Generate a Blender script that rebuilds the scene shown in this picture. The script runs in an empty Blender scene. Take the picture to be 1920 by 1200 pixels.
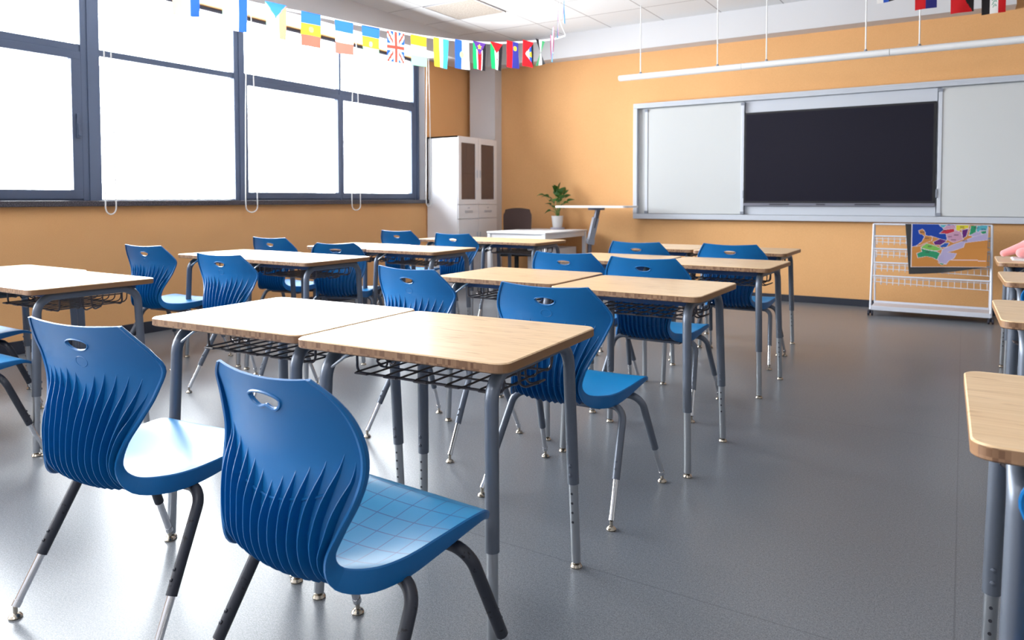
import bpy, bmesh, math, random
from mathutils import Vector, Matrix
from math import sin, cos, pi, radians, sqrt, atan2
random.seed(7)
scene = bpy.context.scene
COL = scene.collection

# ------------------------------------------------------------------ helpers
def lerp(a, b, t): return a + (b - a) * t
def smooth(t):
    t = max(0., min(1., t)); return t * t * (3 - 2 * t)

def link(name, bm, mats, parent=None, shade=True, loc=None, rotz=0.):
    me = bpy.data.meshes.new(name)
    bmesh.ops.recalc_face_normals(bm, faces=bm.faces) if shade != 'keep' else None
    bm.to_mesh(me); bm.free()
    for m in (mats if isinstance(mats, (list, tuple)) else [mats]): me.materials.append(m)
    if shade:
        me.shade_smooth()
        try: me.set_sharp_from_angle(angle=radians(35))
        except Exception: pass
    o = bpy.data.objects.new(name, me); COL.objects.link(o)
    if parent is not None: o.parent = parent
    if loc is not None: o.location = loc
    o.rotation_euler.z = rotz
    return o

def tag(o, label, cat, group=None, kind=None):
    if label: o['label'] = label
    if cat: o['category'] = cat
    if group: o['group'] = group
    if kind: o['kind'] = kind
    return o

def thing(name, label, cat, loc=(0, 0, 0), rotz=0., group=None):
    o = bpy.data.objects.new(name, None); COL.objects.link(o)
    o.empty_display_size = .1; o.location = loc; o.rotation_euler.z = rotz
    return tag(o, label, cat, group)

def struct(name, bm, mats, parent=None, shade=False):
    o = link(name, bm, mats, parent, shade)
    if parent is None: o['kind'] = 'structure'
    return o

def box(bm, x0, x1, y0, y1, z0, z1, mi=0, bevel=0.):
    vs = [bm.verts.new(c) for c in ((x0,y0,z0),(x1,y0,z0),(x1,y1,z0),(x0,y1,z0),(x0,y0,z1),(x1,y0,z1),(x1,y1,z1),(x0,y1,z1))]
    fs = [bm.faces.new([vs[i] for i in q]) for q in ((0,3,2,1),(4,5,6,7),(0,1,5,4),(1,2,6,5),(2,3,7,6),(3,0,4,7))]
    for f in fs: f.material_index = mi
    if bevel > 0:
        es = list({e for f in fs for e in f.edges})
        r = bmesh.ops.bevel(bm, geom=es, offset=bevel, segments=2, profile=.5, affect='EDGES')
        for f in r['faces']: f.material_index = mi
    return fs

def tube(bm, pts, r, n=10, mi=0, cap=True, closed=False, r2=None):
    pts = [Vector(p) for p in pts]; N = len(pts); rings = []
    up = None
    for i, p in enumerate(pts):
        if closed: t = pts[(i+1) % N] - pts[i-1]
        else: t = pts[min(i+1, N-1)] - pts[max(i-1, 0)]
        t.normalize()
        if up is None:
            a = Vector((0,0,1)) if abs(t.z) < .9 else Vector((1,0,0))
            up = (a - t * a.dot(t)).normalized()
        else: up = (up - t * up.dot(t)).normalized()
        s = t.cross(up)
        rr = r if r2 is None else lerp(r, r2, i / (N-1))
        rings.append([bm.verts.new(p + (up * cos(2*pi*k/n) + s * sin(2*pi*k/n)) * rr) for k in range(n)])
    for i in range(N if closed else N-1):
        a, b = rings[i], rings[(i+1) % N]
        for k in range(n):
            f = bm.faces.new((a[k], a[(k+1)%n], b[(k+1)%n], b[k])); f.material_index = mi
    if cap and not closed:
        for q in (rings[0][::-1], rings[-1]):
            f = bm.faces.new(q); f.material_index = mi

def lathe(bm, prof, c=(0,0,0), n=20, mi=0, axis=None):
    c = Vector(c); rings = []
    M = Matrix.Identity(3) if axis is None else Vector((0,0,1)).rotation_difference(Vector(axis)).to_matrix()
    for r, z in prof:
        rings.append([bm.verts.new(c + M @ Vector((r*cos(2*pi*k/n), r*sin(2*pi*k/n), z))) for k in range(n)])
    for a, b in zip(rings, rings[1:]):
        for k in range(n):
            f = bm.faces.new((a[k], a[(k+1)%n], b[(k+1)%n], b[k])); f.material_index = mi
    for q in (rings[0][::-1], rings[-1]):
        f = bm.faces.new(q); f.material_index = mi

def bend(p0, corner, p1, rad, n=7):
    """points of a rounded corner between two straight runs"""
    p0, c, p1 = Vector(p0), Vector(corner), Vector(p1)
    a = (p0 - c).normalized(); b = (p1 - c).normalized()
    ang = a.angle(b); d = rad / math.tan(ang / 2)
    s, e = c + a * d, c + b * d
    bis = (a + b).normalized(); o = c + bis * (rad / sin(ang / 2))
    u, v = (s - o), (e - o); th = u.angle(v); out = []
    for i in range(n + 1):
        t = i / n
        out.append(o + (u * sin((1-t)*th) + v * sin(t*th)) / sin(th))
    return out

def catmull(P, t):
    """P list of tuples, t in [0,1]"""
    n = len(P) - 1; x = t * n; i = min(int(x), n - 1); f = x - i
    p0 = P[max(i-1, 0)]; p1 = P[i]; p2 = P[i+1]; p3 = P[min(i+2, n)]
    return [.5*((2*b)+(-a+c)*f+(2*a-5*b+4*c-d)*f*f+(-a+3*b-3*c+d)*f**3) for a, b, c, d in zip(p0, p1, p2, p3)]

# ------------------------------------------------------------------ materials
def mat(name, color=(.8,.8,.8), rough=.5, metal=0., spec=.5, **k):
    m = bpy.data.materials.new(name); m.use_nodes = True
    b = m.node_tree.nodes['Principled BSDF']
    b.inputs['Base Color'].default_value = (*color, 1)
    b.inputs['Roughness'].default_value = rough
    b.inputs['Metallic'].default_value = metal
    b.inputs['Specular IOR Level'].default_value = spec
    for kk, v in k.items(): b.inputs[kk.replace('_', ' ')].default_value = v
    return m
def N(m, t, **inp):
    n = m.node_tree.nodes.new(t)
    for k, v in inp.items():
        if k in n.inputs: n.inputs[k].default_value = v
        else: setattr(n, k, v)
    return n
def L(m, a, b): m.node_tree.links.new(a, b)
def bsdf(m): return m.node_tree.nodes['Principled BSDF']
def coords(m, scale=(1,1,1), kind='Object'):
    tc = N(m, 'ShaderNodeTexCoord'); mp = N(m, 'ShaderNodeMapping'); mp.inputs['Scale'].default_value = scale
    L(m, tc.outputs[kind], mp.inputs['Vector']); return mp.outputs['Vector']
def ramp(m, fac, stops):
    r = N(m, 'ShaderNodeValToRGB'); e = r.color_ramp.elements
    while len(e) < len(stops): e.new(.5)
    for q, (p, c) in zip(e, stops): q.position = p; q.color = (*c, 1) if len(c) == 3 else c
    L(m, fac, r.inputs['Fac']); return r.outputs['Color']
def noise(m, vec, scale, detail=3., rough=.5):
    n = N(m, 'ShaderNodeTexNoise'); n.inputs['Scale'].default_value = scale; n.inputs['Detail'].default_value = detail
    n.inputs['Roughness'].default_value = rough; L(m, vec, n.inputs['Vector']); return n.outputs['Fac']
def bump(m, h, strength=.2, dist=.002):
    b = N(m, 'ShaderNodeBump'); b.inputs['Strength'].default_value = strength; b.inputs['Distance'].default_value = dist
    L(m, h, b.inputs['Height']); L(m, b.outputs['Normal'], bsdf(m).inputs['Normal']); return b
def mixc(m, fac, a, b, mode='MIX'):
    n = N(m, 'ShaderNodeMix'); n.data_type = 'RGBA'; n.blend_type = mode
    for i, v in ((0, fac), (6, a), (7, b)):
        if hasattr(v, 'links'): L(m, v, n.inputs[i])
        else: n.inputs[i].default_value = v if i == 0 else (*v, 1)
    return n.outputs[2]

# orange wall covering with a fine weave
def wall_orange():
    m = mat('orange_wallcovering', (.78,.38,.14), .75, spec=.25)
    v = coords(m); f = noise(m, v, 220, 2, .6); f2 = noise(m, v, 3, 2)
    c = ramp(m, f, [(.3, (.70,.37,.155)), (.7, (.82,.46,.205))])
    c = mixc(m, .25, c, ramp(m, f2, [(.3, (.71,.38,.155)), (.7, (.79,.44,.19))]))
    L(m, c, bsdf(m).inputs['Base Color']); bump(m, f, .35, .0015); return m
def floor_mat():
    m = mat('speckled_grey_vinyl', (.2,.21,.23), .28, spec=.5)
    v = coords(m); f = noise(m, v, 260, 2, .7); f2 = noise(m, v, 95, 2, .6); big = noise(m, v, .8, 2)
    c = ramp(m, f, [(.36, (.085,.095,.115)), (.5, (.165,.178,.20)), (.66, (.27,.285,.31))])
    c = mixc(m, .3, c, ramp(m, f2, [(.4, (.13,.14,.16)), (.62, (.22,.235,.26))]))
    w = N(m, 'ShaderNodeTexBrick'); w.offset = 0
    w.inputs['Scale'].default_value = 1.; w.inputs['Brick Width'].default_value = 20.; w.inputs['Row Height'].default_value = 2.0
    w.inputs['Mortar Size'].default_value = .0025; w.inputs['Color1'].default_value = (1,1,1,1); w.inputs['Color2'].default_value = (1,1,1,1); w.inputs['Mortar'].default_value = (.72,.72,.74,1)
    L(m, v, w.inputs['Vector'])
    c = mixc(m, 1., c, w.outputs['Color'], 'MULTIPLY')
    L(m, c, bsdf(m).inputs['Base Color'])
    r = N(m, 'ShaderNodeMapRange'); r.inputs['To Min'].default_value = .25; r.inputs['To Max'].default_value = .37
    L(m, big, r.inputs['Value']); L(m, r.outputs['Result'], bsdf(m).inputs['Roughness'])
    bump(m, f2, .10, .0012); return m
def ceiling_mat():
    m = mat('white_ceiling_tile', (.86,.86,.86), .9, spec=.1)
    v = coords(m); b = N(m, 'ShaderNodeTexBrick'); b.offset = 0
    mp = N(m, 'ShaderNodeMapping'); mp.inputs['Location'].default_value = (5.064+.0, -6.244, 0)
    L(m, v, mp.inputs['Vector']); v2 = mp.outputs['Vector']
    b.inputs['Scale'].default_value = 1.; b.inputs['Brick Width'].default_value = .675; b.inputs['Row Height'].default_value = .672
    b.inputs['Mortar Size'].default_value = .006; b.inputs['Mortar Smooth'].default_value = .1
    b.inputs['Color1'].default_value = (.74,.74,.75,1); b.inputs['Color2'].default_value = (.70,.70,.71,1); b.inputs['Mortar'].default_value = (.26,.24,.25,1)
    L(m, v2, b.inputs['Vector'])
    f = noise(m, v, 120, 3, .7)
    c = mixc(m, .12, b.outputs['Color'], ramp(m, f, [(.35,(.45,.45,.45)), (.6,(.78,.78,.78))]))
    L(m, c, bsdf(m).inputs['Base Color']); return m
def bamboo_top():
    m = mat('bamboo_top', (.72,.5,.3), .33, spec=.5)
    v = coords(m, (3, 60, 20)); f = noise(m, v, 1.6, 4, .6)
    v3 = coords(m, (9, 40, 1)); k = noise(m, v3, 1.1, 3, .5)
    c = ramp(m, f, [(.3, (.66,.44,.245)), (.5, (.74,.52,.31)), (.72, (.80,.59,.38))])
    kn = ramp(m, k, [(.60, (1,1,1)), (.73, (.72,.62,.5))])
    c = mixc(m, .9, c, kn, 'MULTIPLY')
    # the laminated strips
    sx = N(m, 'ShaderNodeSeparateXYZ'); L(m, coords(m), sx.inputs[0])
    mu = N(m, 'ShaderNodeMath', operation='MULTIPLY'); mu.inputs[1].default_value = 48; L(m, sx.outputs['Y'], mu.inputs[0])
    fl = N(m, 'ShaderNodeMath', operation='FLOOR'); L(m, mu.outputs[0], fl.inputs[0])
    wn = N(m, 'ShaderNodeTexWhiteNoise', noise_dimensions='1D'); L(m, fl.outputs[0], wn.inputs['W'])
    c = mixc(m, 1., c, ramp(m, wn.outputs['Value'], [(0, (.93,.92,.90)), (1, (1,1,1))]), 'MULTIPLY')
    L(m, c, bsdf(m).inputs['Base Color']); return m
def bamboo_edge(axis, lo, hi, freq):
    m = mat('bamboo_edge_' + axis, (.4,.22,.1), .45)
    sx = N(m, 'ShaderNodeSeparateXYZ'); L(m, coords(m), sx.inputs[0])
    mu = N(m, 'ShaderNodeMath', operation='MULTIPLY'); mu.inputs[1].default_value = freq; L(m, sx.outputs[axis], mu.inputs[0])
    fl = N(m, 'ShaderNodeMath', operation='FLOOR'); L(m, mu.outputs[0], fl.inputs[0])
    mz = N(m, 'ShaderNodeMath', operation='MULTIPLY'); mz.inputs[1].default_value = 72; L(m, sx.outputs['Z'], mz.inputs[0])
    fz = N(m, 'ShaderNodeMath', operation='FLOOR'); L(m, mz.outputs[0], fz.inputs[0])
    ad = N(m, 'ShaderNodeMath', operation='MULTIPLY_ADD'); ad.inputs[1].default_value = 17.3; L(m, fz.outputs[0], ad.inputs[0]); L(m, fl.outputs[0], ad.inputs[2])
    wn = N(m, 'ShaderNodeTexWhiteNoise', noise_dimensions='1D'); L(m, ad.outputs[0], wn.inputs['W'])
    L(m, ramp(m, wn.outputs['Value'], [(0, lo), (.45, tuple(lerp(a, b, .55) for a, b in zip(lo, hi))), (1, hi)]), bsdf(m).inputs['Base Color'])
    return m
def plastic(name, grid=False):
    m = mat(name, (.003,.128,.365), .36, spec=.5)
    v = coords(m); f = noise(m, v, 700, 2, .6)
    b0 = N(m, 'ShaderNodeBump'); b0.inputs['Strength'].default_value = .12; b0.inputs['Distance'].default_value = .0006; L(m, f, b0.inputs['Height'])
    L(m, b0.outputs['Normal'], bsdf(m).inputs['Normal'])
    if grid:
        g = N(m, 'ShaderNodeTexBrick'); g.offset = 0; g.inputs['Scale'].default_value = 1.
        g.inputs['Brick Width'].default_value = .058; g.inputs['Row Height'].default_value = .058
        g.inputs['Mortar Size'].default_value = .0016
        g.inputs['Color1'].default_value = (1,1,1,1); g.inputs['Color2'].default_value = (1,1,1,1); g.inputs['Mortar'].default_value = (0,0,0,1)
        L(m, v, g.inputs['Vector'])
        b1 = N(m, 'ShaderNodeBump'); b1.inputs['Strength'].default_value = .0; b1.inputs['Distance'].default_value = .0008
        L(m, g.outputs['Color'], b1.inputs['Height']); L(m, b0.outputs['Normal'], b1.inputs['Normal']); L(m, b1.outputs['Normal'], bsdf(m).inputs['Normal'])
        c = mixc(m, g.outputs['Color'], (.002,.07,.21), (.002,.19,.40))
        L(m, c, bsdf(m).inputs['Base Color'])
    return m
def painted_leg():
    m = mat('grey_painted_steel', (.14,.16,.20), .38, metal=.35)
    f = noise(m, coords(m), 300, 2); bump(m, f, .08, .0005); return m
def chipped_leg():
    m = mat('shaded_chipped_paint_steel', (.05,.055,.075), .4, metal=.2)  # same leg steel, backlit shade put into the dark tone; chips are real
    f = noise(m, coords(m), 55, 4, .7)
    L(m, ramp(m, f, [(.60, (.030,.033,.046)), (.63, (.006,.006,.008))]), bsdf(m).inputs['Base Color']); return m
def speckled_stone():
    m = mat('speckled_stone_sill', (.05,.045,.06), .35)
    f = noise(m, coords(m), 150, 3, .8)
    L(m, ramp(m, f, [(.38, (.012,.012,.02)), (.55, (.06,.055,.07)), (.68, (.28,.26,.30))]), bsdf(m).inputs['Base Color']); return m
def color_attr_mat(name, rough=.6, transl=0., spec=.3):
    m = mat(name, rough=rough, spec=spec)
    a = N(m, 'ShaderNodeAttribute'); a.attribute_name = 'Col'; L(m, a.outputs['Color'], bsdf(m).inputs['Base Color'])
    if transl > 0:
        t = N(m, 'ShaderNodeBsdfTranslucent'); L(m, a.outputs['Color'], t.inputs['Color'])
        mx = N(m, 'ShaderNodeMixShader'); mx.inputs[0].default_value = transl
        L(m, bsdf(m).outputs[0], mx.inputs[1]); L(m, t.outputs[0], mx.inputs[2])
        L(m, mx.outputs[0], m.node_tree.nodes['Material Output'].inputs['Surface'])
    return m
def glass_mat():
    m = bpy.data.materials.new('window_glass'); m.use_nodes = True; nt = m.node_tree; nt.nodes.clear()
    o = nt.nodes.new('ShaderNodeOutputMaterial'); t = nt.nodes.new('ShaderNodeBsdfTransparent'); g = nt.nodes.new('ShaderNodeBsdfGlossy')
    g.inputs['Roughness'].default_value = .02; t.inputs['Color'].default_value = (.97,.98,.98,1)
    fr = nt.nodes.new('ShaderNodeFresnel'); fr.inputs['IOR'].default_value = 1.25
    mx = nt.nodes.new('ShaderNodeMixShader'); nt.links.new(fr.outputs[0], mx.inputs[0]); nt.links.new(t.outputs[0], mx.inputs[1]); nt.links.new(g.outputs[0], mx.inputs[2])
    nt.links.new(mx.outputs[0], o.inputs['Surface']); return m

M = dict(
    orange=wall_orange(), floor=floor_mat(), ceil=ceiling_mat(), top=bamboo_top(),
    edge_x=bamboo_edge('X', (.17,.08,.038), (.34,.19,.10), 120), edge_y=bamboo_edge('Z', (.19,.09,.036), (.30,.155,.07), 0),
    blue=plastic('blue_moulded_plastic'), seat=plastic('lit_blue_seat_plastic'), blue_grid=plastic('blue_gridded_plastic', True),
    leg=painted_leg(), shadedleg=chipped_leg(), chrome=mat('chrome', (.72,.72,.74), .14, 1.), steel=mat('zinc_tube', (.42,.44,.47), .32, .9),
    nickel=mat('nickel_glide', (.52,.46,.38), .25, 1.), wire=mat('dark_wire', (.095,.082,.085), .35, .5),
    rail=mat('blue_grey_rail', (.06,.10,.20), .45, .2), white=mat('white_paint', (.80,.80,.82), .5),
    white_wall=mat('white_wall_paint', (.64,.635,.655), .85, spec=.2), skirt=mat('dark_baseboard', (.022,.026,.04), .45),
    frame=mat('dark_window_frame', (.085,.115,.19), .42, .1), stone=speckled_stone(), glass=glass_mat(),
    whiteboard=mat('whiteboard_enamel', (.57,.585,.59), .22), alu=mat('white_aluminium', (.55,.58,.64), .35, .15),
    greyplastic=mat('grey_plastic', (.22,.24,.29), .5), screen=mat('dark_screen', (.012,.011,.020), .3, spec=.12),
    bezel=mat('black_bezel', (.006,.006,.009), .35), screenbar=mat('grey_screen_bar', (.16,.16,.20), .4),
    slot=mat('dark_slot', (.03,.03,.04), .5), cabinet=mat('white_cabinet_steel', (.80,.80,.83), .4),
    cabglass=mat('brown_cabinet_glass', (.14,.10,.09), .25), mesh_brown=mat('brown_chair_mesh', (.045,.022,.018), .8),
    black=mat('black_plastic', (.012,.012,.014), .5), leaf=mat('glossy_leaf', (.035,.12,.018), .4), stem=mat('stem', (.10,.22,.05), .5),
    pot=mat('white_pot', (.62,.62,.62), .4), saucer=mat('grey_saucer', (.36,.35,.42), .5), soil=mat('soil', (.03,.02,.015), .9),
    cord=mat('white_cord', (.85,.85,.85), .6), rack=mat('white_rack_steel', (.66,.68,.76), .4), wheel=mat('dark_wheel', (.03,.03,.045), .5),
    pink=mat('pink_plush', (.75,.28,.28), .95, Sheen_Weight=.6), paper=mat('white_paper', (.75,.76,.8), .7),
    lamp=mat('white_lamp_body', (.82,.83,.84), .4), vent=None, lift=mat('lift_column_steel', (.16,.17,.22), .35, .5),
    flag=color_attr_mat('flag_cloth', .8, .5), map=color_attr_mat('printed_mat', .8, spec=.15), peach=mat('peach_screen', (.6,.5,.42), .8),
)
def vent_mat():
    m = mat('beige_vent_mesh', (.42,.36,.31), .7)
    f = noise(m, coords(m, (1,1,1)), 60, 4, .8)
    L(m, ramp(m, f, [(.35,(.27,.225,.19)), (.65,(.50,.44,.38))]), bsdf(m).inputs['Base Color']); return m
M['vent'] = vent_mat()
bsdf(M['seat']).inputs['Base Color'].default_value = (.002,.19,.45,1)  # same plastic as the backs, light on the seats put into its colour
def emis(name, col, s):
    m = bpy.data.materials.new(name); m.use_nodes = True; nt = m.node_tree; nt.nodes.clear()
    o = nt.nodes.new('ShaderNodeOutputMaterial'); e = nt.nodes.new('ShaderNodeEmission'); e.inputs[0].default_value = (*col, 1); e.inputs[1].default_value = s
    nt.links.new(e.outputs[0], o.inputs[0]); return m

# ------------------------------------------------------------------ room shell
XL, XR, YB, YF, ZC = -5.95, 3.6, -2.4, 8.47, 3.257
SILL, HEAD = 1.143, 2.955
bm = bmesh.new(); box(bm, XL-.3, XR, YB, YF+.2, -.1, 0); struct('floor', bm, M['floor'])
bm = bmesh.new(); box(bm, XL-.3, XR, YB, YF+.2, ZC, ZC+.1); struct('ceiling', bm, M['ceil'])
bm = bmesh.new(); box(bm, XL-.3, XR, YF, YF+.2, 0, ZC); struct('wall_front', bm, M['orange'])
bm = bmesh.new(); box(bm, XR, XR+.2, YB, YF+.2, 0, ZC); struct('wall_right', bm, mat('grey_wall_paint', (.40,.39,.38), .85))
bm = bmesh.new(); box(bm, XL-.3, XR, YB-.2, YB, 0, ZC); struct('wall_back', bm, M['white_wall'])
W0, W1 = -1.9, 7.384         # window band along the left wall
bm = bmesh.new()
box(bm, XL-.3, XL, YB, YF, 0, SILL-.046); box(bm, XL-.3, XL, W1, YF, SILL-.046, ZC); box(bm, XL-.3, XL, YB, W0, SILL-.046, ZC)
box(bm, XL-.3, XL, W0, W1, HEAD, ZC); struct('wall_left', bm, M['orange'])
# white reveal at the end of the window band
bm = bmesh.new(); box(bm, -6.2, XL+.002, W1-.012, W1+.0, SILL, HEAD); struct('trim_1', bm, M['white_wall'])
# stone sill
bm = bmesh.new(); box(bm, -6.2, -5.90, W0, W1+.02, SILL-.046, SILL, bevel=.004); struct('trim_2', bm, M['stone'])
# soffit beams and corner column
bm = bmesh.new(); box(bm, XL, .385, 8.242, YF, HEAD, ZC); struct('trim_3', bm, M['white_wall'])
bm = bmesh.new(); box(bm, XL, -5.55, YB, 8.242, HEAD, ZC); struct('trim_4', bm, M['white_wall'])
bm = bmesh.new(); box(bm, -5.887, -5.467, 8.303, YF, 0, HEAD); struct('trim_5', bm, M['white_wall'])
bm = bmesh.new(); box(bm, -5.467, XR, YF-.014, YF, 0, .075, bevel=.002); struct('baseboard_front', bm, M['skirt'])
bm = bmesh.new(); box(bm, XL, XL+.014, YB, 8.3, 0, .1, bevel=.002); struct('baseboard_left', bm, M['skirt'])

# windows: one bay = frame members + glass; bays repeat behind the camera
XW = -6.05
def bay(n, y0, y1, transom, sash=None, handle=False):
    """y0,y1 = clear opening between mullions; transom=(z0,z1)"""
    bm = bmesh.new()
    box(bm, XW-.05, XW, y0, y1, transom[0], transom[1], bevel=.004)
    box(bm, XW-.05, XW, y0, y1, HEAD-.035, HEAD+.0)
    box(bm, XW-.05, XW+.0, y0, y1, SILL, SILL+.012)
    w = struct('window_%d' % n, bm, M['frame'])
    if sash:
        a, b, c, d = sash   # widths: left, right, bottom, top
        bm = bmesh.new(); zb, zt = SILL+.012, transom[0]
        box(bm, XW-.045, XW+.012, y0, y1, zb, zb+c, bevel=.004)
        box(bm, XW-.045, XW+.012, y0, y1, zt-d, zt, bevel=.004)
        box(bm, XW-.045, XW+.0115, y0, y0+a, zb+c-.001, zt-d+.001)
        box(bm, XW-.045, XW+.0115, y1-b, y1, zb+c-.001, zt-d+.001)
        s = link('sash', bm, M['frame'], w, False)
        if handle:
            bm = bmesh.new(); y = y1-b*.45
            box(bm, XW+.012, XW+.028, y-.012, y+.012, 1.645, 1.84, bevel=.004); box(bm, XW+.028, XW+.045, y-.008, y+.008, 1.66, 1.76, bevel=.004)
            link('handle', bm, M['frame'], s, False)
    bm = bmesh.new(); box(bm, XW-.03, XW-.024, y0, y1, SILL, HEAD); link('window_pane', bm, M['glass'], w, False)
    return w
bay(1, 5.99, 7.27, (2.34, 2.40), (.03, .05, .07, .06))
bay(2, 4.684, 5.96, (2.34, 2.40), (.03, .03, .07, .06))
bay(3, 3.271, 4.56, (2.33, 2.385))
bay(4, 1.86, 3.117, (2.34, 2.40), (.06, .075, .075, .065), True)
bay(5, .5, 1.74, (2.34, 2.40)); bay(6, -.85, .38, (2.34, 2.40)); bay(7, -1.85, -.97, (2.34, 2.40))
bm = bmesh.new()
for a, b in ((5.96, 5.99), (4.56, 4.684), (3.117, 3.271), (1.74, 1.86), (.38, .5), (-.97, -.85), (7.27, 7.372), (-1.9, -1.85)):
    box(bm, XW-.06, XW+.01, a, b, SILL, HEAD, bevel=.004)
    if b - a > .1: box(bm, XW+.01, XW+.02, a+.05, b-.012, SILL, HEAD)
struct('trim_6', bm, M['frame'])

# ------------------------------------------------------------------ chair
PROF1 = [ # y, z, half width, inward curve, rim depth : angular shoulders
    (-.262,.836,.178,.012,.006), (-.250,.800,.202,.022,.007), (-.236,.757,.228,.036,.008), (-.226,.714,.241,.050,.009),
    (-.220,.660,.214,.040,.009), (-.226,.600,.184,.026,.010), (-.238,.535,.156,.014,.014), (-.238,.472,.142,.012,.022),
    (-.210,.425,.160,.020,.038), (-.150,.402,.194,.030,.044), (-.07,.402,.212,.026,.042), (.03,.414,.219,.018,.034),
    (.12,.426,.224,.012,.024), (.190,.430,.224,.006,.014), (.238,.416,.208,.000,.008)]
PROF2 = [ # rounded back
    (-.262,.812,.142,.014,.006), (-.250,.778,.180,.024,.008), (-.236,.736,.203,.036,.012), (-.226,.692,.215,.044,.015),
    (-.220,.645,.217,.046,.016), (-.226,.594,.208,.042,.017), (-.236,.532,.186,.032,.018), (-.236,.472,.164,.024,.024),
    (-.210,.425,.166,.024,.038), (-.150,.402,.192,.028,.046), (-.07,.402,.210,.024,.044), (.03,.414,.217,.018,.036),
    (.11,.426,.222,.012,.028), (.172,.430,.222,.006,.020), (.216,.416,.206,.000,.016)]
PROF = PROF1; STYLE = 1
def surf(u, s, off=0.):
    y, z, hw, c, sk = catmull(PROF, s)
    y2, z2, *_ = catmull(PROF, min(1, s+.004)); y1, z1, *_ = catmull(PROF, max(0, s-.004))
    t = Vector((0, y2-y1, z2-z1)).normalized()
    n = Vector((0, t.z, -t.y))      # outward: rear of back / underside of seat
    p = Vector((u*hw, y, z)) - n * (c * abs(u)**2.2) + n * off
    if s < .1:                      # top edge slightly dished
        p.z -= (1 - s/.1) * .006 * (1 - u*u)
    return p, n
def width(s): return catmull(PROF, s)[2]
NC = 22
US = [-1 + 2*i/NC for i in range(NC+1)]
SPLIT = .575
def hole_xy(ex, ey, cs, k=1.):
    if STYLE == 1: return .040*ex*k, cs + k*(ey*.030 if ey > 0 else ey*.018*(abs(ey)**.3))
    b = ey*.040
    if ey > 0: b = .040*min(ey, .85) - .010*smooth(1 - abs(ex)/.42)
    return .044*ex*k, cs + k*(b if ey > 0 else ey*.022*(abs(ey)**.3))
def shell_part(s0, s1, nr, hole=None, capA=True, capB=True):
    bm = bmesh.new(); th = .0055; rows = []
    for j in range(nr+1):
        s = lerp(s0, s1, j/nr); sk = catmull(PROF, s)[4]
        inner = [surf(u, s, -th/2)[0] for u in US]
        outer = [surf(u*.975, s, th/2)[0] for u in US]
        def edge(sg, k, dx):
            p, n = surf(sg, s, k); p.x += sg*dx; return p
        r = dict(i=[bm.verts.new(p) for p in inner], o=[bm.verts.new(p) for p in outer],
                 R=[bm.verts.new(edge(1, k, dx)) for k, dx in ((0, .0035), (sk*.7, .0045), (sk, .0015), (sk*.96, -.005))],
                 L=[bm.verts.new(edge(-1, k, dx)) for k, dx in ((0, .0035), (sk*.7, .0045), (sk, .0015), (sk*.96, -.005))])
        rows.append(r)
    loops = [r['i'] + r['R'] + r['o'][::-1] + r['L'][::-1] for r in rows]
    n = len(loops[0]); hi = set(); ho = set()
    if hole:
        ca, cb, ja, jb = hole
        for i in range(ca, cb):
            for j in range(ja, jb): hi.add((j, i))
    K = NC+1
    for j in range(nr):
        for k in range(n):
            if k < NC and (j, k) in hi: continue
            ko = k - (K + 4)
            if 0 <= ko < NC and (j, NC-1-ko) in hi: continue
            a, b = loops[j], loops[j+1]
            fc = bm.faces.new((a[k], a[(k+1)%n], b[(k+1)%n], b[k])); fc.material_index = 0 if k < NC else 1
    if capA: bm.faces.new(loops[0][::-1]).material_index = 1
    if capB: bm.faces.new(loops[-1]).material_index = 1
    if hole:
        ca, cb, ja, jb = hole
        ring = [(ja, i) for i in range(ca, cb)] + [(j, cb) for j in range(ja, jb)] + [(jb, i) for i in range(cb, ca, -1)] + [(j, ca) for j in range(jb, ja, -1)]
        cs = lerp(s0, s1, (ja+jb)/2/nr)
        for idx, (j, i) in enumerate(ring):
            fx = (i - (ca+cb)/2) / ((cb-ca)/2); fy = (j - (ja+jb)/2) / ((jb-ja)/2)
            m = max(abs(fx), abs(fy)); l = sqrt(fx*fx+fy*fy)
            ex, ey = fx*m/l, fy*m/l          # square -> circle
            X, S = hole_xy(ex, ey, cs)
            u = X / width(S)
            for key, off in (('i', -th/2), ('o', th/2)):
                rows[j][key][i].co = surf(u, S, off)[0]
        for (j, i), (j2, i2) in zip(ring, ring[1:] + ring[:1]):
            bm.faces.new((rows[j]['i'][i], rows[j2]['i'][i2], rows[j2]['o'][i2], rows[j]['o'][i]))
        # raised lip round the hand hole
        pts = []
        for q in range(28):
            a = 2*pi*q/28; ex, ey = cos(a), sin(a)
            X, S = hole_xy(ex, ey, cs, 1.09 if STYLE == 1 else 1.12); pts.append(surf(X/width(S), S, th/2)[0])
        tube(bm, pts, .0020 if STYLE == 1 else .0034, 6, closed=True)
    return bm
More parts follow.
